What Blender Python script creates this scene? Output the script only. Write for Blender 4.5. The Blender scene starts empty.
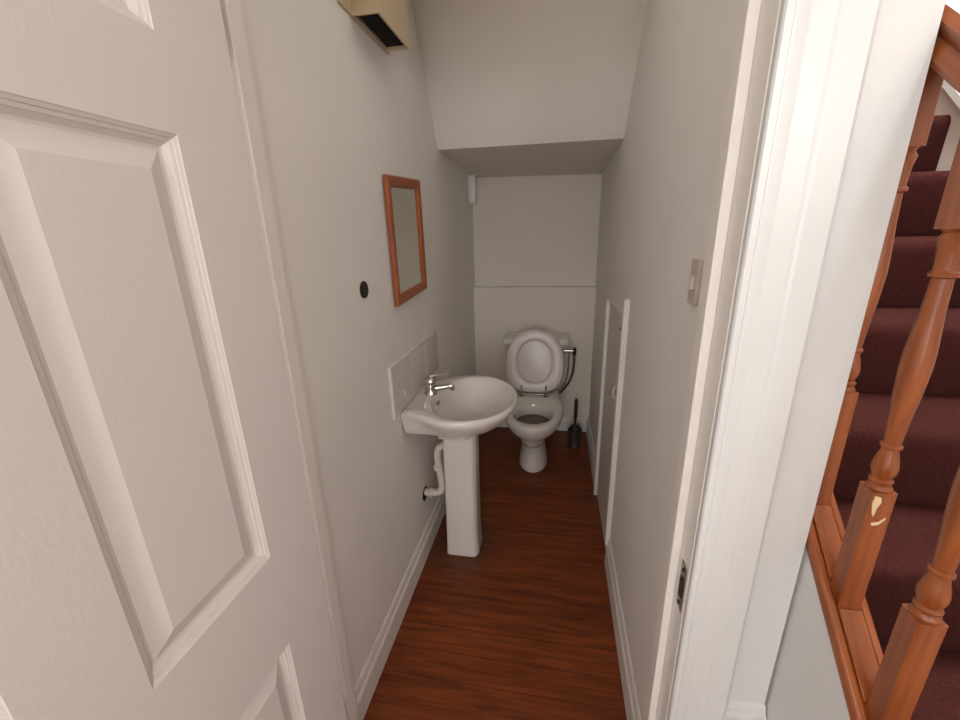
import bpy, bmesh, math
from mathutils import Matrix, Vector

S = bpy.context.scene
COL = S.collection
PI = math.pi

# ------------------------------------------------------------------ camera
cam_d = bpy.data.cameras.new('camera')
cam = bpy.data.objects.new('camera', cam_d)
COL.objects.link(cam)
RR = [[0.98398, 0.176449, -0.025493], [0.028699, -0.2979, -0.954165], [-0.175956, 0.938148, -0.298192]]          # rows: image right, image down, view direction
cam.matrix_world = Matrix(((RR[0][0], -RR[1][0], -RR[2][0], 0.0),
                           (RR[0][1], -RR[1][1], -RR[2][1], 0.0),
                           (RR[0][2], -RR[1][2], -RR[2][2], 1.45),
                           (0, 0, 0, 1)))
cam_d.sensor_width = 36
cam_d.lens = 15.3523
cam_d.clip_start = 0.02
S.camera = cam

# ------------------------------------------------------------------ world, lights, exposure
w = bpy.data.worlds.new('world')
S.world = w
w.use_nodes = True
w.node_tree.nodes['Background'].inputs[0].default_value = (1.0, 0.93, 0.86, 1)
w.node_tree.nodes['Background'].inputs[1].default_value = 0.03


def area(name, loc, rot, sx, sy, power, col):
    d = bpy.data.lights.new(name, 'AREA')
    d.shape = 'RECTANGLE'
    d.size, d.size_y = sx, sy
    d.energy = power
    d.color = col
    o = bpy.data.objects.new(name, d)
    o.location = loc
    o.rotation_euler = rot
    COL.objects.link(o)
    return o


def point_fill(name, loc, r, power, col):
    d = bpy.data.lights.new(name, 'POINT')
    d.energy = power
    d.shadow_soft_size = r
    d.color = col
    o = bpy.data.objects.new(name, d)
    o.location = loc
    COL.objects.link(o)


HALL = (0.96, 0.985, 1.0)
area('hall_fill_back', (-0.10, -2.25, 1.55), (PI / 2, 0, 0), 0.9, 1.3, 21.0, HALL)  # added area light behind the camera, not a known window
point_fill('hall_fill_right', (0.75, -1.20, 1.90), 0.15, 26.5, HALL)  # added point light right of the camera, stands for no known lamp
point_fill('hall_fill_left', (-0.60, -1.00, 1.90), 0.15, 13.5, HALL)  # added point light on the hall's left, without a fitting
area('stairwell_fill', (0.66, 1.25, 4.5), (0, 0, 0), 0.4, 0.9, 84.0, (1.0, 0.97, 0.94))  # unseen light added high in the stairwell to brighten stairs and door
area('cloakroom_fill', (-0.15, 1.15, 2.34), (0, 0, 0), 0.5, 0.7, 1.12, (1.0, 0.925, 0.83))  # added soft fill that lifts the cloakroom walls and ceiling, no known fitting

S.view_settings.view_transform = 'Standard'
S.view_settings.look = 'None'
S.view_settings.gamma = 1
S.view_settings.use_curve_mapping = False
S.view_settings.exposure = 0.19


# ------------------------------------------------------------------ materials
def srgb(r, g, b):
    def c(v):
        v /= 255.0
        return v / 12.92 if v <= 0.04045 else ((v + 0.055) / 1.055) ** 2.4
    return (c(r), c(g), c(b), 1)


def mat(name, col, rough=0.5, metal=0.0, var=0.04, scale=6.0, bump=0.0, bscale=200.0, coat=0.0, stretch=None, spec=0.5, tilt=0.0):
    m = bpy.data.materials.new(name)
    m.use_nodes = True
    nt = m.node_tree
    N, L = nt.nodes, nt.links
    b = N['Principled BSDF']
    b.inputs['Roughness'].default_value = rough
    b.inputs['Metallic'].default_value = metal
    b.inputs['Coat Weight'].default_value = coat
    b.inputs['Specular IOR Level'].default_value = spec
    tc = N.new('ShaderNodeTexCoord')
    src = tc.outputs['Object']
    if tilt:
        rt = N.new('ShaderNodeMapping')
        rt.inputs['Rotation'].default_value = (tilt, 0, 0)
        L.new(src, rt.inputs['Vector'])
        src = rt.outputs['Vector']
    if stretch:
        mp = N.new('ShaderNodeMapping')
        mp.inputs['Scale'].default_value = stretch
        L.new(src, mp.inputs['Vector'])
        src = mp.outputs['Vector']
    no = N.new('ShaderNodeTexNoise')
    no.inputs['Scale'].default_value = scale
    no.inputs['Detail'].default_value = 4
    L.new(src, no.inputs['Vector'])
    cr = N.new('ShaderNodeValToRGB')
    e = cr.color_ramp.elements
    e[0].position, e[1].position = 0.3, 0.7
    e[0].color = tuple(c * (1 - var) for c in col[:3]) + (1,)
    e[1].color = tuple(min(1, c * (1 + var)) for c in col[:3]) + (1,)
    L.new(no.outputs['Fac'], cr.inputs['Fac'])
    L.new(cr.outputs['Color'], b.inputs['Base Color'])
    if bump:
        n2 = N.new('ShaderNodeTexNoise')
        n2.inputs['Scale'].default_value = bscale
        n2.inputs['Detail'].default_value = 3
        L.new(src, n2.inputs['Vector'])
        bp = N.new('ShaderNodeBump')
        bp.inputs['Strength'].default_value = bump
        bp.inputs['Distance'].default_value = 0.002
        L.new(n2.outputs['Fac'], bp.inputs['Height'])
        L.new(bp.outputs['Normal'], b.inputs['Normal'])
    return m


def floor_mat():
    m = bpy.data.materials.new('stained_boards')
    m.use_nodes = True
    nt = m.node_tree
    N, L = nt.nodes, nt.links
    b = N['Principled BSDF']
    tc = N.new('ShaderNodeTexCoord')
    # boards run across the room (along X), 95 mm wide
    br = N.new('ShaderNodeTexBrick')
    br.offset = 0.5
    br.inputs['Scale'].default_value = 1.0
    br.inputs['Brick Width'].default_value = 6.0
    br.inputs['Row Height'].default_value = 0.096
    br.inputs['Mortar Size'].default_value = 0.0012
    br.inputs['Mortar Smooth'].default_value = 0.2
    br.inputs['Color1'].default_value = srgb(136, 66, 26)
    br.inputs['Color2'].default_value = srgb(122, 57, 22)
    br.inputs['Mortar'].default_value = srgb(70, 32, 14)
    sh = N.new('ShaderNodeMapping')
    sh.inputs['Location'].default_value = (1.5, 0, 0)
    L.new(tc.outputs['Object'], sh.inputs['Vector'])
    L.new(sh.outputs['Vector'], br.inputs['Vector'])
    mp = N.new('ShaderNodeMapping')
    mp.inputs['Scale'].default_value = (1.6, 22, 1)
    L.new(tc.outputs['Object'], mp.inputs['Vector'])
    no = N.new('ShaderNodeTexNoise')
    no.inputs['Scale'].default_value = 2.6
    no.inputs['Detail'].default_value = 7
    no.inputs['Distortion'].default_value = 0.9
    L.new(mp.outputs['Vector'], no.inputs['Vector'])
    cr = N.new('ShaderNodeValToRGB')
    e = cr.color_ramp.elements
    e[0].position, e[1].position = 0.32, 0.66
    e[0].color = (0.40, 0.33, 0.30, 1)
    e[1].color = (1.06, 1.04, 1.0, 1)
    L.new(no.outputs['Fac'], cr.inputs['Fac'])
    mx = N.new('ShaderNodeMix')
    mx.data_type = 'RGBA'
    mx.blend_type = 'MULTIPLY'
    mx.inputs['Factor'].default_value = 0.85
    L.new(br.outputs['Color'], mx.inputs['A'])
    L.new(cr.outputs['Color'], mx.inputs['B'])
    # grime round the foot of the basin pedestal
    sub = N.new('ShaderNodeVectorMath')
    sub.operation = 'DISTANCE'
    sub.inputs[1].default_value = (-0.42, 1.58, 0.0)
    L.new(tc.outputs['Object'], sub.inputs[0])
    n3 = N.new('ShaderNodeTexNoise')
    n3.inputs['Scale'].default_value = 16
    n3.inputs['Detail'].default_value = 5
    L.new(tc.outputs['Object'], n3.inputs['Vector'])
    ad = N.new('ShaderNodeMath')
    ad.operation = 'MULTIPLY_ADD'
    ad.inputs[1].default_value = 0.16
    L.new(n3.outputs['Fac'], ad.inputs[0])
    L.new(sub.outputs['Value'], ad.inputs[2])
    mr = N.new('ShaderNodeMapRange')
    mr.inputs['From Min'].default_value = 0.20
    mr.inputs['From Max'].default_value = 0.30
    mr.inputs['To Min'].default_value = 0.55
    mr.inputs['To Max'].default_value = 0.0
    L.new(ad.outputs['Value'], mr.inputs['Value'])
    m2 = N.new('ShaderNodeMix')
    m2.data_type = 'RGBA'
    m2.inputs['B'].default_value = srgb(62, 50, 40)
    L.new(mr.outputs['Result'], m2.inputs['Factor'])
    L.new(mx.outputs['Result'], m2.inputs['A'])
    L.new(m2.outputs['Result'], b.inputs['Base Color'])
    b.inputs['Roughness'].default_value = 0.42
    b.inputs['Specular IOR Level'].default_value = 0.35
    bp = N.new('ShaderNodeBump')
    bp.inputs['Strength'].default_value = 0.25
    bp.inputs['Distance'].default_value = 0.002
    L.new(no.outputs['Fac'], bp.inputs['Height'])
    L.new(bp.outputs['Normal'], b.inputs['Normal'])
    return m


def wood_mat(name, c1, c2, rough=0.35, stretch=(30, 30, 2.0), scale=3.0, tilt=0.0):
    m = mat(name, c1, rough, var=0.0, scale=scale, bump=0.05, bscale=8, stretch=stretch, tilt=tilt)
    nt = m.node_tree
    cr = [n for n in nt.nodes if n.type == 'VALTORGB'][0]
    cr.color_ramp.elements[0].color = c2
    cr.color_ramp.elements[1].color = c1
    return m


M = {}
M['wall'] = mat('wall_emulsion', srgb(235, 230, 224), 0.85, var=0.025, scale=2.5, bump=0.25, bscale=90)
M['ceil'] = mat('ceiling_emulsion', srgb(234, 228, 219), 0.9, var=0.02, scale=2.0, bump=0.2, bscale=70)
M['wall_warmlit'] = mat('wall_emulsion_warmlit', srgb(232, 223, 210), 0.85, var=0.025, scale=2.5, bump=0.25, bscale=90)  # same paint as the other walls, tinted to put warmer light into it
M['gloss'] = mat('white_gloss_paint', srgb(215, 215, 213), 0.35, var=0.015, scale=8, bump=0.06, bscale=40)
M['stairwall'] = mat('stairwell_emulsion', srgb(216, 206, 199), 0.9, var=0.03, scale=3, bump=0.2, bscale=80)
M['trim'] = mat('white_satin_trim', srgb(230, 224, 217), 0.45, var=0.015, scale=8, bump=0.06, bscale=40)
M['door'] = mat('white_door_paint', srgb(216, 210, 205), 0.5, var=0.01, scale=5, bump=0.10, bscale=240, stretch=(1, 1, 0.4))
M['floor'] = floor_mat()
M['china'] = mat('white_vitreous_china', srgb(224, 217, 210), 0.12, var=0.01, coat=0.3)
M['plastic'] = mat('white_plastic', srgb(226, 218, 214), 0.3, var=0.01)
M['seat'] = mat('seat_plastic', srgb(226, 214, 212), 0.28, var=0.01)
M['switch'] = mat('shaded_switch_plastic', srgb(196, 184, 172), 0.4, var=0.02)  # plate greyed so its colour carries the shadow on it
M['chrome'] = mat('chrome', srgb(205, 202, 198), 0.12, metal=1.0, var=0.02)
M['dullchrome'] = mat('dull_chrome', srgb(150, 140, 128), 0.3, metal=1.0, var=0.1, scale=30)
M['dark'] = mat('dark_metal', srgb(52, 42, 36), 0.5, metal=0.4, var=0.2, scale=40)
M['hose'] = mat('braided_hose', srgb(84, 68, 56), 0.45, metal=0.3, var=0.25, scale=160)
M['black'] = mat('black_plastic', srgb(34, 30, 28), 0.5, var=0.1)
M['greyplastic'] = mat('grey_plastic', srgb(62, 53, 48), 0.45, var=0.06)
M['mirror'] = mat('mirror_glass', srgb(222, 224, 214), 0.02, metal=1.0, var=0.0)
M['pine'] = wood_mat('orange_pine', srgb(172, 98, 58), srgb(142, 74, 42), 0.45)
M['oak'] = wood_mat('varnished_wood', srgb(154, 84, 40), srgb(118, 58, 25), 0.34)
M['oakrail'] = wood_mat('varnished_rail_wood', srgb(154, 84, 40), srgb(118, 58, 25), 0.34, stretch=(30, 2.0, 30), tilt=-0.70)
M['cream'] = mat('cream_plastic', srgb(204, 184, 152), 0.45, var=0.03)
M['tile'] = mat('glazed_tile', srgb(214, 206, 198), 0.15, var=0.04, scale=25)
M['grout'] = mat('tile_grout', srgb(190, 180, 170), 0.8, var=0.05, scale=30)
M['carpet'] = mat('maroon_carpet', srgb(68, 34, 31), 0.95, var=0.25, scale=180, bump=0.7, bscale=500, spec=0.1)
M['water'] = mat('shaded_toilet_water', srgb(98, 80, 68), 0.05, var=0.02)  # dark tone carries the shade inside the bowl
M['chip'] = mat('bare_paint_chip', srgb(214, 190, 150), 0.6, var=0.03)
M['hatch'] = mat('hatch_paint', srgb(214, 204, 194), 0.5, var=0.03, scale=6)
M['hole'] = mat('dark_grille', srgb(38, 30, 26), 0.7, var=0.1, scale=40)
M['pipe'] = mat('cream_pipe', srgb(222, 212, 198), 0.35, var=0.04, scale=20)


# ------------------------------------------------------------------ helpers
def thing(name, label, cat, loc=(0, 0, 0), group=None):
    o = bpy.data.objects.new(name, None)
    o.empty_display_size = 0.05
    o.location = loc
    COL.objects.link(o)
    tag(o, label, cat, group)
    return o


def tag(o, label=None, cat=None, group=None, kind=None):
    if label:
        o['label'] = label
    if cat:
        o['category'] = cat
    if group:
        o['group'] = group
    if kind:
        o['kind'] = kind
    return o


def world_loc(o):
    v = Vector((0, 0, 0))
    while o:
        v += o.location
        o = o.parent
    return v


def obj(name, bm, m, parent=None, smooth=False, bevel=0.0, seg=2, sub=0, angle=40):
    bmesh.ops.recalc_face_normals(bm, faces=bm.faces)
    # origin at the bottom centre of the shape
    xs = [v.co.x for v in bm.verts]
    ys = [v.co.y for v in bm.verts]
    zs = [v.co.z for v in bm.verts]
    o0 = Vector(((min(xs) + max(xs)) / 2, (min(ys) + max(ys)) / 2, min(zs)))
    if parent is None and name in ('floor',):
        o0 = Vector((0, 0, 0))
    bmesh.ops.translate(bm, vec=-o0, verts=bm.verts)
    me = bpy.data.meshes.new(name)
    bm.to_mesh(me)
    bm.free()
    me.materials.append(m)
    o = bpy.data.objects.new(name, me)
    COL.objects.link(o)
    if parent is not None:
        o.parent = parent
        o.location = o0 - world_loc(parent)
    else:
        o.location = o0
    if bevel:
        b = o.modifiers.new('bevel', 'BEVEL')
        b.width = bevel
        b.segments = seg
        b.limit_method = 'ANGLE'
        b.angle_limit = math.radians(angle)
    if sub:
        s = o.modifiers.new('sub', 'SUBSURF')
        s.levels = s.render_levels = sub
    if smooth or bevel:
        for p in me.polygons:
            p.use_smooth = True
        try:
            me.set_sharp_from_angle(angle=math.radians(angle if not bevel else 60))
        except Exception:
            pass
    return o


def struct(name, bm, m, label, cat, **k):
    o = obj(name, bm, m, **k)
    return tag(o, label, cat, kind='structure')


def B():
    return bmesh.new()


def box(bm, x0, x1, y0, y1, z0, z1):
    v = [bm.verts.new(p) for p in ((x0, y0, z0), (x1, y0, z0), (x1, y1, z0), (x0, y1, z0),
                                   (x0, y0, z1), (x1, y0, z1), (x1, y1, z1), (x0, y1, z1))]
    for f in ((0, 3, 2, 1), (4, 5, 6, 7), (0, 1, 5, 4), (1, 2, 6, 5), (2, 3, 7, 6), (3, 0, 4, 7)):
        bm.faces.new([v[i] for i in f])
    return bm


def prism(bm, pts, axis, a, b):
    """extrude a 2-D outline along an axis; pts are the two other coordinates in xyz order"""
    def p3(p, t):
        if axis == 'x':
            return (t, p[0], p[1])
        if axis == 'y':
            return (p[0], t, p[1])
        return (p[0], p[1], t)
    A = [bm.verts.new(p3(p, a)) for p in pts]
    C = [bm.verts.new(p3(p, b)) for p in pts]
    n = len(pts)
    bm.faces.new(A)
    bm.faces.new(C[::-1])
    for i in range(n):
        j = (i + 1) % n
        bm.faces.new((A[i], A[j], C[j], C[i]))
    return bm


def loft(bm, rings, cap0=True, cap1=True):
    R = [[bm.verts.new(p) for p in r] for r in rings]
    n = len(R[0])
    for a, c in zip(R, R[1:]):
        for i in range(n):
            j = (i + 1) % n
            bm.faces.new((a[i], a[j], c[j], c[i]))
    if cap0:
        bm.faces.new(R[0][::-1])
    if cap1:
        bm.faces.new(R[-1])
    return bm


def circle(c, r, n=24, axis='z', ry=None):
    ry = r if ry is None else ry
    out = []
    for i in range(n):
        t = 2 * PI * i / n
        u, v = r * math.cos(t), ry * math.sin(t)
        if axis == 'z':
            out.append((c[0] + u, c[1] + v, c[2]))
        elif axis == 'x':
            out.append((c[0], c[1] + u, c[2] + v))
        else:
            out.append((c[0] + u, c[1], c[2] + v))
    return out


def lathe(bm, c, prof, n=24, axis='z'):
    rings = []
    for r, h in prof:
        p = {'z': (c[0], c[1], c[2] + h), 'x': (c[0] + h, c[1], c[2]), 'y': (c[0], c[1] + h, c[2])}[axis]
        rings.append(circle(p, r, n, axis))
    return loft(bm, rings)


def spline(pts, k=8):
    P = [Vector(p) for p in pts]
    P = [P[0] * 2 - P[1]] + P + [P[-1] * 2 - P[-2]]
    out = []
    for i in range(1, len(P) - 2):
        for s in range(k):
            t = s / k
            a, b, c, d = P[i - 1], P[i], P[i + 1], P[i + 2]
            out.append(0.5 * ((2 * b) + (c - a) * t + (2 * a - 5 * b + 4 * c - d) * t * t + (3 * b - a - 3 * c + d) * t ** 3))
    out.append(P[-2])
    return out


def tube(bm, pts, r, n=12, smooth=8):
    P = spline(pts, smooth) if smooth else [Vector(p) for p in pts]
    rad = r if isinstance(r, (list, tuple)) else None
    rings = []
    up = Vector((0.13, 0.31, 0.94)).normalized()
    t0 = (P[1] - P[0]).normalized()
    if abs(t0.dot(up)) > 0.9:
        up = Vector((1, 0.1, 0))
    nrm = (up - t0 * up.dot(t0)).normalized()
    for i, p in enumerate(P):
        t = (P[min(i + 1, len(P) - 1)] - P[max(i - 1, 0)]).normalized()
        nrm = (nrm - t * nrm.dot(t)).normalized()
        bn = t.cross(nrm)
        rr = r if rad is None else rad[0] + (rad[1] - rad[0]) * i / (len(P) - 1)
        rings.append([p + nrm * rr * math.cos(2 * PI * k / n) + bn * rr * math.sin(2 * PI * k / n) for k in range(n)])
    return loft(bm, rings)


# ------------------------------------------------------------------ key dimensions
XL, XR = -0.572, 0.272          # room side walls
YD0, YD1 = 0.615, 0.722         # hall face and room face of the door wall
JL, JR = -0.510, 0.240          # door lining faces
XC = 0.4035                      # outer corner of the wall beside the stairs
YB = 2.875                      # boxed lower back wall
YU = 2.935                      # upper back wall

# ------------------------------------------------------------------ the setting
bm = B()
box(bm, -1.0, 1.25, -2.45, 3.35, -0.05, 0.0)
struct('floor', bm, M['floor'], 'reddish brown stained floorboards laid across the narrow room', 'floor')

bm = B()
box(bm, XL - 0.12, XL, YD1, 3.1, 0, 2.5)
struct('wall_left', bm, M['wall'], 'white painted wall carrying the mirror and washbasin', 'wall')
bm = B()
box(bm, XR, XC, YD1, 3.1, 0, 4.6)
struct('wall_right', bm, M['wall'], 'white painted wall with the light switch and low hatch', 'wall')
bm = B()
box(bm, XL, XR, YB, YU, 0, 1.068)
box(bm, XL, XR, YU, 3.1, 0, 2.0)
struct('wall_back', bm, M['wall_warmlit'], 'white end wall behind the toilet with a boxed-in lower half', 'wall')
bm = B()
box(bm, XL, XR, YB - 0.004, YU, 1.068, 1.078)
struct('trim_1', bm, M['wall'], 'narrow white ledge capping the boxing behind the toilet', 'ledge', bevel=0.003)

# wall round the doorway
bm = B()
box(bm, -0.95, JL - 0.03, YD0, YD1, 0, 2.5)
box(bm, JR + 0.03, XC, YD0, YD1, 0, 4.6)
box(bm, JL - 0.03, JR + 0.03, YD0, YD1, 2.03, 2.5)
struct('wall_front', bm, M['gloss'], 'white wall round the doorway, ending in a corner beside the stairs', 'wall')

# ceiling: flat, steep slope, low soffit over the toilet
bm = B()
lo = [(XL, 2.102, 1.830), (XR, 2.042, 1.818)]
hi = [(XL, 1.790, 2.36), (XR, 1.530, 2.36)]
bk = [(XL, YU, 1.800), (XR, YU, 1.782)]
fr = [(XL, YD1, 2.36), (XR, YD1, 2.36)]
N_ = 24
rows = [fr]
for i in range(N_ + 1):
    t = i / N_
    rows.append([tuple(hi[k][j] + (lo[k][j] - hi[k][j]) * t for j in range(3)) for k in (0, 1)])
rows.append(bk)
vs = [[bm.verts.new(p) for p in r] for r in rows]
tp = [[bm.verts.new((p[0], p[1], 2.5)) for p in r] for r in rows]
for i in range(len(rows) - 1):
    bm.faces.new((vs[i][0], vs[i][1], vs[i + 1][1], vs[i + 1][0]))
    bm.faces.new((tp[i][0], tp[i + 1][0], tp[i + 1][1], tp[i][1]))
    for k in (0, 1):
        bm.faces.new((vs[i][k], vs[i + 1][k], tp[i + 1][k], tp[i][k]))
for i in (0, -1):
    bm.faces.new((vs[i][0], vs[i][1], tp[i][1], tp[i][0]))
struct('ceiling', bm, M['ceil'], 'white sloping ceiling dropping to a low flat soffit above the toilet', 'ceiling', smooth=True, angle=25)

# the hall the picture was taken from
bm = B()
box(bm, -1.07, -0.95, -2.45, YD1, 0, 2.5)
struct('wall_hall_left', bm, M['wall'], 'white hall wall behind the open door', 'wall')
bm = B()
box(bm, -1.07, 1.35, -2.57, -2.45, 0, 4.6)
struct('wall_hall_back', bm, M['wall'], 'white hall wall behind the camera', 'wall')
bm = B()
box(bm, -1.07, XC, -2.45, YD0, 2.4, 2.5)
struct('ceiling_hall', bm, M['ceil'], 'white flat ceiling of the hall', 'ceiling')
bm = B()
box(bm, 1.20, 1.32, -2.45, 3.35, 0, 4.6)
struct('wall_stair', bm, M['stairwall'], 'pale wall on the far side of the staircase', 'wall')
bm = B()
box(bm, XC, 1.20, 3.23, 3.35, 0, 4.6)
struct('wall_stair_end', bm, M['stairwall'], 'pale wall at the head of the staircase', 'wall')
bm = B()
box(bm, -0.2, 1.32, -2.57, 3.35, 4.6, 4.7)
struct('ceiling_stair', bm, M['ceil'], 'white ceiling high over the staircase', 'ceiling')
bm = B()
box(bm, 0.30, 0.40, -2.45, YD0, 2.5, 4.6)
struct('wall_landing', bm, M['wall'], 'white wall above the hall beside the stairwell', 'wall')


# skirting boards: ogee-topped profile; u = out of wall, v = height
def skirt(sx, h, t):
    return [(0, 0), (t, 0), (t, h * 0.66), (t * 0.9, h * 0.72), (t * 0.62, h * 0.78), (t * 0.55, h * 0.86), (t * 0.4, h * 0.95), (t * 0.15, h), (0, h)]


bm = B()
prism(bm, [(XL + u, v) for u, v in skirt(1, 0.125, 0.018)], 'y', YD1, YB)
struct('baseboard_left', bm, M['trim'], 'white moulded skirting board along the washbasin wall', 'skirting board')
bm = B()
prism(bm, [(XR - u, v) for u, v in skirt(1, 0.135, 0.016)], 'y', YD1, 1.575)
struct('baseboard_right', bm, M['trim'], 'white skirting board between doorway and low hatch', 'skirting board')
bm = B()
prism(bm, [(XR - u, v) for u, v in skirt(1, 0.125, 0.016)], 'y', 2.110, YB)
struct('baseboard_right_end', bm, M['trim'], 'white skirting board between low hatch and toilet end', 'skirting board')
bm = B()
prism(bm, [(YB - u, v) for u, v in skirt(1, 0.105, 0.016)], 'x', XL + 0.018, XR - 0.016)
struct('baseboard_back', bm, M['trim'], 'white skirting board behind the toilet', 'skirting board')

# door lining with stops
YS = 0.664
bm = B()
for x0, x1, s0, s1 in ((JR, JR + 0.032, JR - 0.015, JR), (JL - 0.032, JL, JL, JL + 0.015)):
    box(bm, x0, x1, YD0 - 0.002, YD1 + 0.004, 0, 2.03)
    box(bm, s0, s1, YS, YS + 0.034, 0, 2.0)
box(bm, JL, JR, YD0 - 0.002, YD1 + 0.004, 2.0, 2.03)
box(bm, JL, JR, YS, YS + 0.034, 1.985, 2.0)
lining = struct('trim_2', bm, M['trim'], 'white door lining with a raised stop and a strike plate', 'door frame', bevel=0.0018)

# strike plate set into the right lining, old paint round it
bm = B()
box(bm, JR - 0.0015, JR + 0.001, 0.622, 0.648, 0.784, 0.880)
sp = obj('strike_plate', bm, M['dullchrome'], lining, bevel=0.0008)
tag(sp, 'worn metal strike plate')
bm = B()
box(bm, JR - 0.0030, JR - 0.001, 0.629, 0.641, 0.810, 0.852)
obj('latch_hole', bm, M['hole'], sp)
for zz in (0.796, 0.868):
    bm = B()
    lathe(bm, (JR - 0.0032, 0.635, zz), [(0.0036, 0), (0.0036, 0.002)], 10, 'x')
    obj('screw', bm, M['dark'], sp)


# architrave on the hall face
def architrave(x_in, sgn, y):
    w = 0.091
    prof = [(0, 0), (0, 0.010), (0.002, 0.013), (0.010, 0.0135), (0.0125, 0.0095), (0.0155, 0.0095), (0.021, 0.0125), (0.026, 0.0155),
            (0.050, 0.0175), (0.0535, 0.0195), (0.058, 0.0205), (w - 0.005, 0.0215), (w, 0.018), (w, 0)]
    return [(x_in + sgn * u, y - v) for u, v in prof]


bm = B()
prism(bm, architrave(JR + 0.001, 1, YD0 - 0.002), 'z', 0, 2.06)
struct('trim_3', bm, M['gloss'], 'white moulded architrave on the stair side of the doorway', 'architrave')
bm = B()
prism(bm, architrave(JL - 0.012, -1, YD0 - 0.002), 'z', 0, 2.06)
struct('trim_4', bm, M['gloss'], 'white moulded architrave behind the open door', 'architrave')

# small moulding at the foot of the narrow wall strip by the stairs
bm = B()
pr_ = [(YD0, 0.44), (YD0 - 0.014, 0.44), (YD0 - 0.014, 0.575), (YD0 - 0.011, 0.583), (YD0 - 0.006, 0.586), (YD0 - 0.004, 0.595), (YD0, 0.600)]
prism(bm, pr_, 'x', JR + 0.093, XC + 0.002)
struct('trim_5', bm, M['gloss'], 'short white moulding at the foot of the wall strip beside the stairs', 'skirting board')

# ------------------------------------------------------------------ the open door
DX, DT = -0.460, 0.040
DY0, DY1, DZ0, DZ1 = -0.157, 0.605, 0.008, 1.985
ycols = [DY0, -0.040, 0.172, 0.273, 0.486, DY1]
zrows = [DZ0, 0.215, 0.743, 0.936, 1.573, 1.680, 1.885, DZ1]
bm = B()


def q(pts):
    bm.faces.new([bm.verts.new(p) for p in pts])


def rect(y0, y1, z0, z1, i, d, side):
    x = DX - d if side > 0 else DX - DT + d
    return [(x, y0 + i, z0 + i), (x, y1 - i, z0 + i), (x, y1 - i, z1 - i), (x, y0 + i, z1 - i)]


steps = [(0, 0), (0.0010, 0.0012), (0.0045, 0.0030), (0.0050, 0.0046), (0.0090, 0.0062), (0.0096, 0.0078), (0.0150, 0.0128), (0.0188, 0.0138), (0.0410, 0.0046), (0.0435, 0.0036)]
for side in (1, -1):
    for a in range(5):
        for c in range(7):
            y0, y1, z0, z1 = ycols[a], ycols[a + 1], zrows[c], zrows[c + 1]
            if a in (1, 3) and c in (1, 3, 5):
                prev = rect(y0, y1, z0, z1, 0, 0, side)
                for i, d in steps[1:]:
                    cur = rect(y0, y1, z0, z1, i, d, side)
                    for k in range(4):
                        q([prev[k], prev[(k + 1) % 4], cur[(k + 1) % 4], cur[k]])
                    prev = cur
                q(prev)
            else:
                q(rect(y0, y1, z0, z1, 0, 0, side))
for (ya, yb) in ((DY0, DY0), (DY1, DY1)):
    for c in range(7):
        q([(DX, ya, zrows[c]), (DX, ya, zrows[c + 1]), (DX - DT, ya, zrows[c + 1]), (DX - DT, ya, zrows[c])])
for z in (DZ0, DZ1):
    for a in range(5):
        q([(DX, ycols[a], z), (DX, ycols[a + 1], z), (DX - DT, ycols[a + 1], z), (DX - DT, ycols[a], z)])
bmesh.ops.remove_doubles(bm, verts=bm.verts, dist=0.00005)
door = struct('door_1', bm, M['door'], 'white six-panel door standing wide open at the left', 'door')
for zz in (0.25, 1.72):
    bm = B()
    lathe(bm, (JL + 0.002, YD0 - 0.010, zz), [(0.006, 0), (0.006, 0.09)], 12)
    box(bm, JL + 0.004, DX - 0.004, DY1 + 0.0005, DY1 + 0.003, zz, zz + 0.09)
    obj('hinge', bm, M['dullchrome'], door)
bm = B()
lathe(bm, (DX, DY0 + 0.055, 0.84), [(0.025, 0), (0.025, 0.006), (0.009, 0.010), (0.009, 0.035), (0.022, 0.042), (0.026, 0.054), (0.018, 0.066)], 20, 'x')
obj('door_knob', bm, M['dullchrome'], door, smooth=True)

# ------------------------------------------------------------------ low hatch in the right wall
bm = B()
box(bm, XR - 0.006, XR + 0.004, 1.620, 2.074, 0.012, 1.096)
hatch = struct('door_2', bm, M['hatch'], 'low white hatch door in the right wall near the toilet', 'hatch', bevel=0.002)
bm = B()
tube(bm, [(XR - 0.0065, 1.650, 0.770), (XR - 0.021, 1.650, 0.780), (XR - 0.025, 1.650, 0.802), (XR - 0.021, 1.650, 0.824), (XR - 0.0065, 1.650, 0.834)], 0.0028, 10)
obj('handle', bm, M['plastic'], hatch, smooth=True)
bm = B()
box(bm, XR - 0.014, XR - 0.0062, 1.624, 1.655, 1.068, 1.080)
lathe(bm, (XR - 0.019, 1.642, 1.074), [(0.004, 0), (0.006, 0.003), (0.006, 0.006), (0.003, 0.012)], 12, 'x')
obj('catch', bm, M['dark'], hatch)
bm = B()
box(bm, XR - 0.020, XR + 0.001, 1.572, 1.612, 0.095, 1.198)
struct('trim_6', bm, M['trim'], 'white upright board on the doorway side of the low hatch', 'hatch frame', bevel=0.002)
bm = B()
box(bm, XR - 0.022, XR + 0.001, 2.078, 2.108, 0, 1.116)
struct('trim_7', bm, M['trim'], 'white upright board on the toilet side of the low hatch', 'hatch frame', bevel=0.002)
bm = B()
box(bm, XR - 0.010, XR + 0.001, 1.617, 2.077, 1.103, 1.116)
struct('trim_8', bm, M['hatch'], 'thin white strip along the top of the low hatch', 'hatch frame', bevel=0.001)

# ------------------------------------------------------------------ staircase
GO, RI = 0.19, 0.176
SX0, SX1 = 0.466, 1.165
stair = thing('staircase', 'maroon carpeted stairs rising behind the wooden banister', 'staircase', (0.8, -0.1, 0))


def nosing(k):
    return 1.25 + GO * k, 1.405 + RI * k


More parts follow.
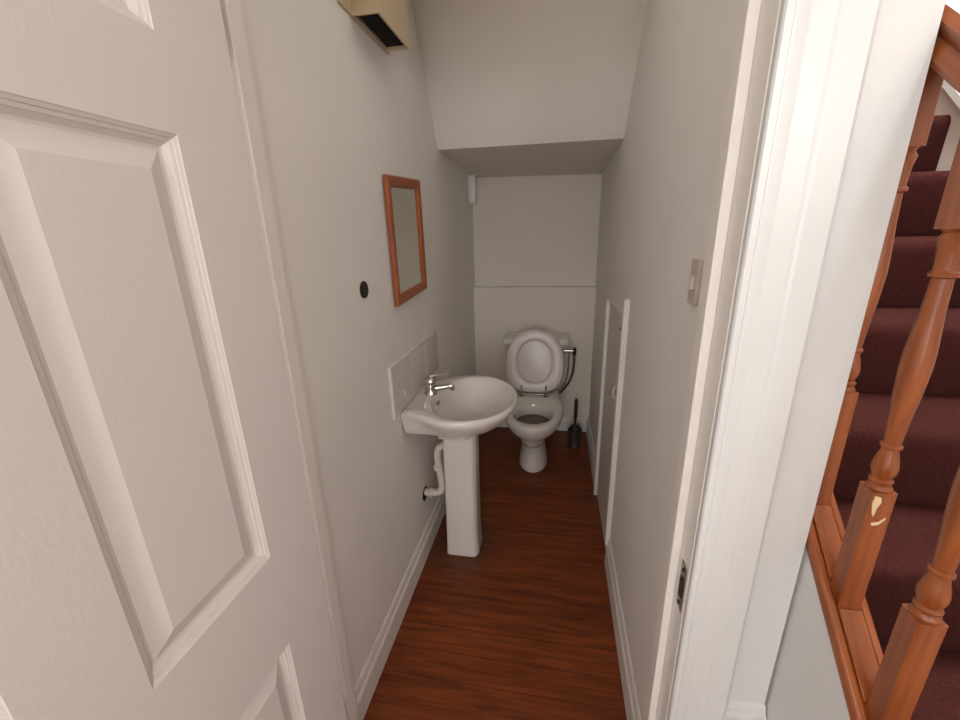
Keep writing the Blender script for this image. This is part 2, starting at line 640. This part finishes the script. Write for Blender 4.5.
pts = []
for k in range(-7, 8):
    y, z = nosing(k)
    zb = z - RI
    pts += [(y + 0.012, zb + 0.001), (y + 0.006, zb + 0.012), (y + 0.002, z - 0.050), (y, z - 0.034), (y + 0.001, z - 0.022), (y + 0.005, z - 0.011), (y + 0.013, z - 0.003), (y + 0.026, z)]
ye, ze = nosing(7)
pts += [(3.22, ze), (3.22, ze - 0.25), (ye + 0.2, ze - 0.25)]
y7, z7 = nosing(-7)
pts += [(y7 + 0.45, 0.002), (y7 + 0.012, 0.002)]
pts = [p for i, p in enumerate(pts) if i == 0 or (abs(p[0] - pts[i - 1][0]) + abs(p[1] - pts[i - 1][1])) > 1e-5]
bm = B()
prism(bm, pts, 'x', SX0, SX1)
obj('stair_carpet', bm, M['carpet'], stair, smooth=True, angle=50)


def string_z(y, off):
    return 1.41 + (RI / GO) * (y - 1.25) + off


# string against the far wall
bm = B()
prism(bm, [(-0.2, 0.002), (0.3, 0.002), (2.9, string_z(2.9, -0.25)), (2.9, string_z(2.9, 0.072)), (-0.2, string_z(-0.2, 0.072))], 'x', 1.166, 1.199)
obj('wall_string', bm, M['hatch'], stair)
bm = B()
loft(bm, [[(1.199, y, string_z(y, 0.0725)), (1.160, y, string_z(y, 0.0725)), (1.146, y, string_z(y, 0.062)), (1.146, y, string_z(y, 0.036)), (1.1658, y, string_z(y, 0.022)), (1.199, y, string_z(y, 0.0722))] for y in (-0.2, 2.9)])
obj('string_moulding', bm, M['gloss'], stair)

# outer string panel under the base rail
RS = 0.905


def rail_z(y):
    return 0.931 + RS * (y - 0.591)


bm = B()
prism(bm, [(-0.30, 0.002), (1.5, 0.002), (1.5, rail_z(1.5) - 0.001), (-0.13, rail_z(-0.13) - 0.001), (-0.30, rail_z(-0.13) - 0.001)], 'x', XC + 0.0045, 0.4455)
obj('outer_string', bm, M['gloss'], stair)

# ------------------------------------------------------------------ banister
ban = thing('banister', 'varnished orange wood banister with turned spindles beside the stairs', 'banister', (0.434, 0.0, rail_z(0.0)))
BX = 0.4345
ya, yb = -0.10, 2.20
bm = B()
secs = []
for y in (ya, yb):
    z = rail_z(y)
    secs.append([(BX - 0.0285, y, z), (BX + 0.0285, y, z), (BX + 0.0285, y, z + 0.018), (BX + 0.025, y, z + 0.023), (BX + 0.0175, y, z + 0.024), (BX + 0.0155, y, z + 0.019),
                 (BX - 0.0155, y, z + 0.019), (BX - 0.0175, y, z + 0.024), (BX - 0.025, y, z + 0.023), (BX - 0.0285, y, z + 0.018)])
loft(bm, secs)
obj('base_rail', bm, M['oakrail'], ban, bevel=0.0015)

bm = B()
secs = []
HS = 0.80
HB = 1.583 - HS * 0.58
for y in (ya, yb):
    z = HB + HS * y
    secs.append([(BX + u, y, z + v) for u, v in ((-0.027, 0), (0.027, 0), (0.029, 0.008), (0.026, 0.018), (0.022, 0.026), (0.027, 0.034), (0.029, 0.044), (0.024, 0.056), (0.012, 0.064),
                                                 (-0.012, 0.064), (-0.024, 0.056), (-0.029, 0.044), (-0.027, 0.034), (-0.022, 0.026), (-0.026, 0.018), (-0.029, 0.008))])
loft(bm, secs)
obj('handrail', bm, M['oakrail'], ban, smooth=True, angle=30)

# turned spindles: square foot, turned middle, square head
H2 = 0.0145


def baluster(y):
    zb = rail_z(y) + 0.019
    zs = zb + 0.188                     # top of the square foot
    zt = zb + 0.519                     # underside of the square head
    ze = HB + HS * y + 0.002
    b = B()

    def block(z00, z01, z1a, z1b):
        # lower end sloped from front to back when z00 != z01
        c = 0.0025
        o8 = [(-H2 + c, -H2), (H2 - c, -H2), (H2, -H2 + c), (H2, H2 - c), (H2 - c, H2), (-H2 + c, H2), (-H2, H2 - c), (-H2, -H2 + c)]
        lo_ = [(BX + u, y + v, z00 + (z01 - z00) * (v + H2) / (2 * H2)) for u, v in o8]
        hi_ = [(BX + u, y + v, z1a + (z1b - z1a) * (v + H2) / (2 * H2)) for u, v in o8]
        loft(b, [lo_, hi_])
    dz = RS * H2
    block(zb - dz, zb + dz, zs, zs)
    block(zt, zt, ze - HS * H2, ze + HS * H2)
    pr = [(0.0135, 0.000), (0.0140, 0.003), (0.0120, 0.007), (0.0095, 0.009), (0.0125, 0.011), (0.0130, 0.014), (0.0100, 0.017), (0.0110, 0.020), (0.0135, 0.027), (0.0138, 0.034), (0.0118, 0.046),
          (0.0092, 0.056), (0.0088, 0.060), (0.0112, 0.062), (0.0112, 0.065), (0.0088, 0.067), (0.0095, 0.080), (0.0108, 0.105), (0.0130, 0.132), (0.0143, 0.158),
          (0.0148, 0.172), (0.0144, 0.190), (0.0128, 0.214), (0.0108, 0.240), (0.0098, 0.270), (0.0094, 0.277), (0.0130, 0.279), (0.0135, 0.283), (0.0105, 0.286),
          (0.0108, 0.297), (0.0118, 0.310), (0.0135, 0.317), (0.0142, 0.321), (0.0118, 0.325), (0.0108, 0.327), (0.0135, 0.331)]
    lathe(b, (BX, y, zs), pr, 28)
    return b


ys = [0.776 - 0.1085 * i for i in range(8)]
ys_all = [ys[0] + 0.1085 * j for j in (3, 2, 1)] + ys
for i, y in enumerate(ys_all):
    o = obj('baluster', baluster(y), M['oak'], ban, smooth=True, angle=35)
    if abs(y - (0.776 - 0.217)) < 0.01:
        zs = rail_z(y) + 0.019 + 0.188
        xf, yf = BX - H2 - 0.0006, y - H2 - 0.0006
        b = B()
        # flaked varnish and a scratch on the spindle's faces
        prism(b, [(BX - 0.012, zs - 0.004), (BX - 0.0045, zs - 0.006), (BX - 0.003, zs - 0.014), (BX - 0.006, zs - 0.022), (BX - 0.0075, zs - 0.036), (BX - 0.0105, zs - 0.030), (BX - 0.013, zs - 0.016)], 'y', yf, yf + 0.0012)
        tag(obj('paint_chip', b, M['chip'], o), 'pale flake of bare wood')
        b = B()
        prism(b, [(BX - 0.008, zs - 0.046), (BX + 0.001, zs - 0.043), (BX + 0.007, zs - 0.036), (BX + 0.0075, zs - 0.039), (BX + 0.001, zs - 0.048), (BX - 0.006, zs - 0.050)], 'y', yf, yf + 0.0012)
        tag(obj('paint_chip', b, M['chip'], o), 'pale scratch')
    # filler strips in the base rail groove between spindles
    if i + 1 < len(ys_all):
        y0, y1 = ys_all[i + 1] + H2 + 0.0005, y - H2 - 0.0005
        b = B()
        loft(b, [[(BX - 0.015, yy, rail_z(yy) + 0.0185), (BX + 0.015, yy, rail_z(yy) + 0.0185), (BX + 0.015, yy, rail_z(yy) + 0.026), (BX - 0.015, yy, rail_z(yy) + 0.026)] for yy in (y0, y1)])
        obj('filler_strip', b, M['oakrail'], ban, bevel=0.001)
# newel at the foot
bm = B()
box(bm, BX - 0.04, BX + 0.04, -0.185, -0.105, rail_z(-0.13) + 0.001, 1.20)
loft(bm, [[(BX + a * s, -0.145 + c * s, z) for a, c in ((-1, -1), (1, -1), (1, 1), (-1, 1))] for s, z in ((0.046, 1.2), (0.046, 1.215), (0.02, 1.24))])
obj('newel_post', bm, M['oak'], ban, bevel=0.003)

# ------------------------------------------------------------------ washbasin
basin = thing('washbasin', 'white oval pedestal washbasin on the left wall', 'washbasin', (-0.39, 1.55, 0))
BCX, BCY = -0.352, 1.55


def b_out(z, a, b, half, back=0.2185, n=96, dx=0.0):
    pts = []
    for i in range(n):
        t = 2 * PI * i / n
        c, s = math.cos(t), math.sin(t)
        r = a * b / math.sqrt((b * c) ** 2 + (a * s) ** 2)
        if c < 0:
            rr = min(back / max(abs(c), 1e-6), half / max(abs(s), 1e-6))
            p = 10
            r = (r ** p + rr ** p) ** (1 / p) if rr > 0.3 * r else r
            r = min(r, back / abs(c)) if abs(c) > 1e-3 else r
        pts.append((BCX + dx + r * c, BCY + r * s, z))
    return pts


def ell(z, a, b, cx, cy, n=96):
    return [(cx + a * math.cos(2 * PI * i / n), cy + b * math.sin(2 * PI * i / n), z) for i in range(n)]


rings = [b_out(0.622, 0.062, 0.072, 0.060, 0.08, dx=-0.035), b_out(0.664, 0.072, 0.080, 0.075, 0.09, dx=-0.035), b_out(0.690, 0.125, 0.150, 0.140, 0.16, dx=-0.012), b_out(0.703, 0.148, 0.182, 0.178, 0.2185), b_out(0.709, 0.157, 0.192, 0.183, 0.2185), b_out(0.725, 0.175, 0.212, 0.185),
         b_out(0.745, 0.193, 0.233, 0.187), b_out(0.762, 0.204, 0.247, 0.188), b_out(0.774, 0.2110, 0.2560, 0.189), b_out(0.786, 0.2140, 0.2590, 0.189),
         b_out(0.795, 0.212, 0.257, 0.187), b_out(0.800, 0.206, 0.251, 0.182, 0.2180),
         ell(0.7985, 0.176, 0.232, -0.326, BCY), ell(0.793, 0.171, 0.226, -0.326, BCY), ell(0.775, 0.162, 0.214, -0.326, BCY), ell(0.745, 0.146, 0.194, -0.327, BCY), ell(0.712, 0.118, 0.155, -0.328, BCY),
         ell(0.690, 0.088, 0.115, -0.331, BCY), ell(0.678, 0.055, 0.070, -0.334, BCY), ell(0.673, 0.022, 0.022, -0.336, BCY)]
bm = B()
loft(bm, rings)
bowl = obj('bowl', bm, M['china'], basin, smooth=True, angle=60)
bm = B()
lathe(bm, (-0.336, BCY, 0.6735), [(0.021, 0), (0.022, 0.002), (0.016, 0.003), (0.013, 0.0015), (0.003, 0.0015)], 24)
obj('drain', bm, M['chrome'], bowl, smooth=True)
bm = B()
lathe(bm, (-0.4765, BCY + 0.0, 0.762), [(0.010, 0), (0.011, 0.003), (0.007, 0.004)], 16, 'x')
obj('overflow_ring', bm, M['dullchrome'], bowl, smooth=True)

# pedestal
bm = B()


def ped(z, x0, x1, hy, ch, cy=1.590):
    return [(x0, cy - hy * 0.9, z), (x0 + 0.012, cy - hy, z), (x1 - ch, cy - hy, z), (x1 - ch * 0.35, cy - hy + ch * 0.25, z), (x1, cy - hy + ch, z), (x1, cy + hy - ch, z),
            (x1 - ch * 0.35, cy + hy - ch * 0.25, z), (x1 - ch, cy + hy, z), (x0 + 0.012, cy + hy, z), (x0, cy + hy * 0.9, z)]


loft(bm, [ped(0.0, -0.470, -0.318, 0.078, 0.026), ped(0.02, -0.468, -0.319, 0.077, 0.026), ped(0.12, -0.466, -0.323, 0.074, 0.028), ped(0.35, -0.463, -0.322, 0.070, 0.030), ped(0.55, -0.462, -0.320, 0.070, 0.030), ped(0.668, -0.461, -0.317, 0.072, 0.030)])
obj('pedestal', bm, M['china'], basin, bevel=0.006, seg=3, angle=25)

# mono tap
TX, TY = -0.508, 1.560
bm = B()
lathe(bm, (TX, TY, 0.7995), [(0.027, 0), (0.027, 0.004), (0.0235, 0.008), (0.0225, 0.030), (0.0235, 0.038), (0.0225, 0.041), (0.0265, 0.044), (0.0275, 0.054), (0.0250, 0.066), (0.018, 0.074), (0.008, 0.077)], 28)
tap = obj('tap', bm, M['chrome'], basin, smooth=True, angle=50)
bm = B()
tube(bm, [(TX + 0.012, TY + 0.002, 0.822), (TX + 0.045, TY + 0.008, 0.825), (TX + 0.078, TY + 0.016, 0.829), (TX + 0.092, TY + 0.020, 0.829)], [0.0135, 0.0100], 14)
lathe(bm, (TX + 0.089, TY + 0.019, 0.811), [(0.0102, 0), (0.0110, 0.002), (0.0110, 0.018)], 16)
obj('spout', bm, M['chrome'], tap, smooth=True, angle=50)
bm = B()
tube(bm, [(TX - 0.004, TY, 0.872), (TX + 0.02, TY + 0.012, 0.876), (TX + 0.048, TY + 0.030, 0.876), (TX + 0.066, TY + 0.044, 0.873)], [0.0095, 0.0045], 12)
obj('lever', bm, M['chrome'], tap, smooth=True)

# waste trap under the bowl
bm = B()
tube(bm, [(-0.440, 1.585, 0.545), (-0.470, 1.575, 0.545), (-0.492, 1.570, 0.533), (-0.500, 1.567, 0.505), (-0.499, 1.566, 0.46), (-0.494, 1.566, 0.42), (-0.488, 1.566, 0.36), (-0.488, 1.566, 0.325), (-0.500, 1.566, 0.306), (-0.525, 1.566, 0.300), (-0.556, 1.566, 0.298), (-0.5715, 1.566, 0.298)], 0.0165, 14, 6)
wp = obj('waste_pipe', bm, M['pipe'], basin, smooth=True)
bm = B()
lathe(bm, (-0.499, 1.566, 0.425), [(0.0165, 0), (0.022, 0.002), (0.022, 0.022), (0.0165, 0.026)], 16)
obj('pipe_collar', bm, M['pipe'], wp, smooth=True, angle=40)
bm = B()
lathe(bm, (-0.548, 1.566, 0.2985), [(0.0165, 0), (0.0225, 0.001), (0.0225, 0.016), (0.0165, 0.017)], 16, 'x')
obj('pipe_collar', bm, M['pipe'], wp, smooth=True, angle=40)
bm = B()
lathe(bm, (XL + 0.0002, 1.562, 0.291), [(0.034, 0), (0.033, 0.002)], 18, 'x')
tag(obj('wall_hole', bm, M['hole'], wp), 'ragged dark hole where the pipe enters the wall')
bm = B()
tube(bm, [(-0.460, 1.62, 0.60), (-0.470, 1.615, 0.45), (-0.470, 1.612, 0.30), (-0.472, 1.612, 0.02)], 0.0075, 10)
obj('supply_pipe', bm, M['dullchrome'], basin, smooth=True)

# ------------------------------------------------------------------ tiled splashback
bm = B()
box(bm, XL, XL + 0.005, 1.290, 1.878, 0.802, 1.000)
spl = obj('tile_splashback', bm, M['grout'])
tag(spl, 'low row of pale glazed tiles on the wall above the washbasin', 'splashback')
for i in range(3):
    bm = B()
    y0 = 1.2975 + i * 0.1940
    box(bm, XL + 0.004, XL + 0.0085, y0, y0 + 0.1915, 0.804, 0.9935)
    obj('tile', bm, M['tile'], spl, bevel=0.0012)
bm = B()
box(bm, XL, XL + 0.0105, 1.284, 1.296, 0.800, 1.004)
box(bm, XL, XL + 0.0100, 1.2965, 1.882, 0.9945, 1.004)
tag(obj('edge_trim', bm, M['trim'], spl, bevel=0.0015), 'white plastic edging strip')

# ------------------------------------------------------------------ mirror
mir = thing('wall_mirror', 'small upright mirror in an orange pine frame on the left wall', 'mirror', (XL, 1.595, 1.2))
y0, y1, z0, z1 = 1.383, 1.733, 1.210, 1.648
fw = 0.037
TA = math.radians(3.2)          # the mirror hangs a little crooked


def mring(i, d):
    cy, cz = (y0 + y1) / 2, (z0 + z1) / 2
    out = []
    for y, z in ((y0 + i, z0 + i), (y1 - i, z0 + i), (y1 - i, z1 - i), (y0 + i, z1 - i)):
        dy, dz = y - cy, z - cz
        out.append((XL + d, cy + dy * math.cos(TA) - dz * math.sin(TA) * 0.35, cz + dz * math.cos(TA) + dy * math.sin(TA)))
    return out


rg = [mring(0, 0.006), mring(0, 0.017), mring(0.003, 0.021), mring(0.010, 0.023), mring(fw - 0.014, 0.019), mring(fw - 0.008, 0.0195), mring(fw - 0.003, 0.014), mring(fw, 0.011), mring(fw, 0.006)]
rg.append(rg[0])
bm = B()
loft(bm, rg, False, False)
bmesh.ops.remove_doubles(bm, verts=bm.verts, dist=0.00001)
obj('mirror_frame', bm, M['pine'], mir, smooth=True, angle=25)
bm = B()
loft(bm, [mring(fw + 0.0003, 0.007), mring(fw + 0.0003, 0.0115)])
obj('mirror_glass', bm, M['mirror'], mir)
bm = B()
loft(bm, [mring(0.02, 0.0), mring(0.02, 0.0058)])
obj('mirror_back', bm, M['dark'], mir)

# ------------------------------------------------------------------ dark disc on the left wall
bm = B()
lathe(bm, (XL, 1.166, 1.292), [(0.0260, 0), (0.0265, 0.002), (0.0255, 0.004), (0.022, 0.005), (0.006, 0.0045)], 24, 'x')
tag(obj('wall_disc', bm, M['dark'], smooth=True, angle=40), 'small dark round disc on the wall left of the mirror', 'wall fitting')

# ------------------------------------------------------------------ fan heater high on the left wall
fan = thing('fan_heater', 'cream box fan heater fixed high on the left wall', 'heater', (XL, 1.4, 2.02))
FY0, FY1, FZ = 1.262, 1.505, 2.020
FXO = XL + 0.085
bm = B()
box(bm, XL, XL + 0.006, 1.195, 1.535, FZ + 0.002, 2.30)
obj('back_plate', bm, M['cream'], fan, bevel=0.003)
# housing with an open, framed underside
bm = B()
t_ = 0.006
box(bm, XL + 0.0065, FXO, FY0, FY0 + t_, FZ, 2.26)
box(bm, XL + 0.0065, FXO, FY1 - t_, FY1, FZ, 2.26)
box(bm, FXO - t_, FXO, FY0 + t_, FY1 - t_, FZ, 2.26)
box(bm, XL + 0.0065, XL + 0.0115, FY0 + t_, FY1 - t_, FZ, 2.26)
box(bm, XL + 0.0115, FXO - t_, FY0 + t_, FY1 - t_, 2.25, 2.26)
obj('housing', bm, M['cream'], fan)
bm = B()
box(bm, XL + 0.012, FXO - t_ - 0.0005, FY0 + t_ + 0.0005, FY1 - t_ - 0.0005, FZ + 0.028, FZ + 0.032)
g = obj('grille', bm, M['hole'], fan)
tag(g, 'black slatted outlet grille')
bm = B()
for i in range(14):
    yy = FY0 + t_ + 0.012 + i * (FY1 - FY0 - 2 * t_ - 0.024) / 13
    box(bm, XL + 0.012, FXO - t_ - 0.0005, yy - 0.0012, yy + 0.0012, FZ + 0.008, FZ + 0.028)
obj('slats', bm, M['black'], g)

# ------------------------------------------------------------------ white capsule fitting by the end wall
cap = thing('wall_light', 'small white capsule fitting high on the left wall near the end wall', 'wall fitting', (XL, 2.86, 1.63))
bm = B()


def capsule(x, hy, hz, n=10):
    out = []
    cy, cz = 2.835, 1.716
    for i in range(n + 1):
        t = PI * i / n
        out.append((x, cy + hy * math.cos(t), cz + (hz - hy) + hy * math.sin(t)))
    for i in range(n + 1):
        t = PI + PI * i / n
        out.append((x, cy + hy * math.cos(t), cz - (hz - hy) + hy * math.sin(t)))
    return out


loft(bm, [capsule(XL, 0.030, 0.096), capsule(XL + 0.010, 0.030, 0.096)])
obj('base', bm, M['plastic'], cap, smooth=True, angle=40)
bm = B()
loft(bm, [capsule(XL + 0.0102, 0.026, 0.092), capsule(XL + 0.034, 0.026, 0.092), capsule(XL + 0.042, 0.022, 0.088), capsule(XL + 0.046, 0.012, 0.078)])
obj('cover', bm, M['plastic'], cap, smooth=True, angle=60)

# ------------------------------------------------------------------ light switch
sw = thing('light_switch', 'shade-tinted white square rocker light switch on the right wall by the doorway', 'light switch', (XR, 0.87, 1.303))
bm = B()
box(bm, XR - 0.008, XR, 0.848, 0.892, 1.303, 1.389)
obj('switch_plate', bm, M['switch'], sw, bevel=0.002)
bm = B()
prism(bm, [(XR - 0.0082, 1.333), (XR - 0.0150, 1.333), (XR - 0.0095, 1.359), (XR - 0.0082, 1.359)], 'y', 0.861, 0.879)
obj('rocker', bm, M['plastic'], sw, bevel=0.0006)

# ------------------------------------------------------------------ toilet
toi = thing('toilet', 'white close-coupled toilet with its lid raised at the far end', 'toilet', (-0.105, 2.42, 0))
TCX = -0.111


def t_out(z, a, b, cy, half, back, n=80):
    pts = []
    for i in range(n):
        t = 2 * PI * i / n
        c, s = math.cos(t), math.sin(t)
        r = a * b / math.sqrt((b * c) ** 2 + (a * s) ** 2)
        if s > 0 and back > 0:
            rr = min(back / max(abs(s), 1e-6), half / max(abs(c), 1e-6))
            r = (r ** 8 + rr ** 8) ** 0.125 if rr > 0.25 * r else r
            r = min(r, back / s) if s > 1e-3 else r
        pts.append((TCX + r * c, cy + r * s, z))
    return pts


def tell(z, a, b, cy, n=80):
    return [(TCX + a * math.cos(2 * PI * i / n), cy + b * math.sin(2 * PI * i / n), z) for i in range(n)]


rings = [t_out(0.0, 0.091, 0.155, 2.415, 0.07, 0.22), t_out(0.012, 0.092, 0.156, 2.415, 0.07, 0.22), t_out(0.04, 0.089, 0.150, 2.415, 0.065, 0.22), t_out(0.12, 0.078, 0.135, 2.415, 0.055, 0.22), t_out(0.18, 0.076, 0.140, 2.40, 0.055, 0.24),
         t_out(0.225, 0.092, 0.165, 2.385, 0.06, 0.26), t_out(0.275, 0.125, 0.205, 2.355, 0.085, 0.30), t_out(0.32, 0.155, 0.240, 2.33, 0.125, 0.345), t_out(0.355, 0.170, 0.255, 2.32, 0.145, 0.365),
         t_out(0.385, 0.176, 0.262, 2.315, 0.155, 0.37), t_out(0.400, 0.176, 0.262, 2.315, 0.155, 0.37), t_out(0.409, 0.170, 0.256, 2.315, 0.150, 0.365), t_out(0.412, 0.160, 0.246, 2.315, 0.142, 0.355),
         tell(0.411, 0.126, 0.148, 2.255), tell(0.404, 0.119, 0.141, 2.255), tell(0.375, 0.116, 0.138, 2.258), tell(0.33, 0.108, 0.128, 2.262), tell(0.28, 0.094, 0.112, 2.270), tell(0.23, 0.076, 0.090, 2.28), tell(0.19, 0.05, 0.06, 2.285)]
bm = B()
loft(bm, rings)
pan = obj('pan', bm, M['china'], toi, smooth=True, angle=60)
bm = B()
loft(bm, [tell(0.3385, 0.1085, 0.129, 2.2615), tell(0.340, 0.109, 0.1295, 2.2615)])
obj('water', bm, M['water'], pan)  # raised dark sheet stands in for the bowl's inner shade

# cistern
bm = B()


def rr_box(x0, x1, y0, y1, z, r, n=6):
    out = []
    for cx, cy, a0 in ((x1 - r, y1 - r, 0), (x0 + r, y1 - r, PI / 2), (x0 + r, y0 + r, PI), (x1 - r, y0 + r, 1.5 * PI)):
        for i in range(n + 1):
            t = a0 + PI / 2 * i / n
            out.append((cx + r * math.cos(t), cy + r * math.sin(t), z))
    return out


loft(bm, [rr_box(-0.275, 0.045, 2.685, YB - 0.002, 0.405, 0.03), rr_box(-0.295, 0.062, 2.675, YB - 0.002, 0.45, 0.03), rr_box(-0.310, 0.075, 2.668, YB - 0.002, 0.720, 0.03)])
obj('cistern', bm, M['china'], toi, smooth=True, angle=50)
bm = B()
loft(bm, [rr_box(-0.335, 0.102, 2.658, YB - 0.002, 0.7205, 0.03), rr_box(-0.338, 0.105, 2.655, YB - 0.002, 0.730, 0.03), rr_box(-0.338, 0.105, 2.655, YB - 0.002, 0.750, 0.03), rr_box(-0.330, 0.097, 2.664, YB - 0.006, 0.762, 0.028), rr_box(-0.28, 0.05, 2.70, YB - 0.02, 0.765, 0.02)])
obj('cistern_lid', bm, M['china'], toi, smooth=True, angle=50)

# seat ring and lid, both raised and leaning back on the cistern lid
SXC, SZ0 = -0.121, 0.416


def seat_pt(u, h, d):
    """u across, h up the leaning plane, d towards the viewer"""
    lean = math.radians(11.5)
    y = 2.575 + h * math.sin(lean) - d * math.cos(lean)
    z = SZ0 + h * math.cos(lean) + d * math.sin(lean)
    return (SXC + u, y, z)


def seat_outline(s, n=80, hmax=0.424, wmax=0.192):
    out = []
    hc = hmax * 0.47
    for i in range(n):
        t = 2 * PI * i / n
        c, sn = math.cos(t), math.sin(t)
        if sn >= 0:
            e = 2.15
            hh = hmax - hc
        else:
            e = 3.1
            hh = hc
        u = wmax * math.copysign(abs(c) ** (2 / e), c)
        h = hh * math.copysign(abs(sn) ** (2 / e), sn)
        if sn < 0:
            u *= 1 - 0.10 * (abs(sn) ** 2)
        out.append((u * s, hc + h * s))
    return out


def seat_hole(s, n=80):
    out = []
    for i in range(n):
        t = 2 * PI * i / n
        c, sn = math.cos(t), math.sin(t)
        e = 2.2
        out.append((0.112 * s * math.copysign(abs(c) ** (2 / e), c), 0.208 + 0.137 * s * math.copysign(abs(sn) ** (2 / e), sn)))
    return out


bm = B()
loft(bm, [[seat_pt(u, h, 0.000) for u, h in seat_outline(0.985)], [seat_pt(u, h, 0.006) for u, h in seat_outline(1.0)], [seat_pt(u, h, 0.013) for u, h in seat_outline(0.985)], [seat_pt(u, h, 0.015) for u, h in seat_outline(0.95)]])
obj('lid', bm, M['seat'], toi, smooth=True, angle=50)
bm = B()
rg = [[seat_pt(u, h, 0.017) for u, h in seat_outline(0.975)], [seat_pt(u, h, 0.024) for u, h in seat_outline(0.99)], [seat_pt(u, h, 0.034) for u, h in seat_outline(0.97)], [seat_pt(u, h, 0.039) for u, h in seat_outline(0.90)],
      [seat_pt(u, h, 0.039) for u, h in seat_hole(1.12)], [seat_pt(u, h, 0.034) for u, h in seat_hole(1.02)], [seat_pt(u, h, 0.024) for u, h in seat_hole(1.0)], [seat_pt(u, h, 0.017) for u, h in seat_hole(1.03)]]
rg.append(rg[0])
loft(bm, rg, False, False)
bmesh.ops.remove_doubles(bm, verts=bm.verts, dist=0.00001)
seat = obj('seat', bm, M['seat'], toi, smooth=True, angle=60)
for sx in (-0.080, 0.080):
    bm = B()
    lathe(bm, (SXC + sx, 2.514, 0.4085), [(0.016, 0), (0.016, 0.005), (0.009, 0.008), (0.009, 0.030), (0.012, 0.034)], 16)
    box(bm, SXC + sx - 0.006, SXC + sx + 0.006, 2.528, 2.534, 0.425, 0.480)
    obj('hinge', bm, M['dullchrome'], toi, smooth=True, angle=40)
bm = B()
lathe(bm, (SXC - 0.085, 2.518, 0.424), [(0.006, 0), (0.006, 0.17)], 12, 'x')
obj('hinge_bar', bm, M['dullchrome'], toi, smooth=True, angle=40)

# side inlet valve, elbow and flexible hose
bm = B()
lathe(bm, (0.070, 2.745, 0.662), [(0.015, 0), (0.015, 0.010), (0.010, 0.012), (0.010, 0.046), (0.013, 0.047), (0.013, 0.062)], 16, 'x')
va = obj('inlet_valve', bm, M['chrome'], toi, smooth=True, angle=40)
bm = B()
lathe(bm, (0.140, 2.745, 0.632), [(0.011, 0), (0.013, 0.003), (0.013, 0.045), (0.009, 0.050)], 16)
obj('elbow', bm, M['dark'], va, smooth=True, angle=40)
bm = B()
tube(bm, [(0.140, 2.745, 0.634), (0.141, 2.745, 0.57), (0.134, 2.745, 0.50), (0.110, 2.745, 0.43), (0.075, 2.75, 0.375), (0.045, 2.76, 0.340), (0.02, 2.78, 0.32), (0.01, 2.80, 0.25), (0.01, 2.80, 0.12)], 0.0078, 12)
tag(obj('hose', bm, M['hose'], toi, smooth=True), 'dark flexible water hose')
bm = B()
tube(bm, [(0.108, 2.775, 0.655), (0.107, 2.775, 0.60), (0.102, 2.775, 0.50), (0.085, 2.775, 0.42), (0.060, 2.78, 0.37)], 0.0045, 10)
obj('overflow_pipe', bm, M['dullchrome'], toi, smooth=True)

# ------------------------------------------------------------------ toilet brush
br = thing('toilet_brush', 'dark toilet brush standing in its grey pot beside the toilet', 'toilet brush', (0.168, 2.64, 0))
bm = B()
lathe(bm, (0.162, 2.64, 0.0005), [(0.046, 0), (0.047, 0.006), (0.041, 0.016), (0.043, 0.07), (0.047, 0.122), (0.048, 0.126), (0.044, 0.126), (0.040, 0.07), (0.037, 0.02)], 24)
obj('holder', bm, M['greyplastic'], br, smooth=True, angle=40)
bm = B()
lathe(bm, (0.162, 2.64, 0.018), [(0.030, 0.01), (0.034, 0.03), (0.036, 0.12), (0.030, 0.135), (0.012, 0.142), (0.0085, 0.15), (0.0085, 0.18), (0.011, 0.20), (0.012, 0.315), (0.008, 0.335)], 18)
obj('brush', bm, M['black'], br, smooth=True, angle=50)
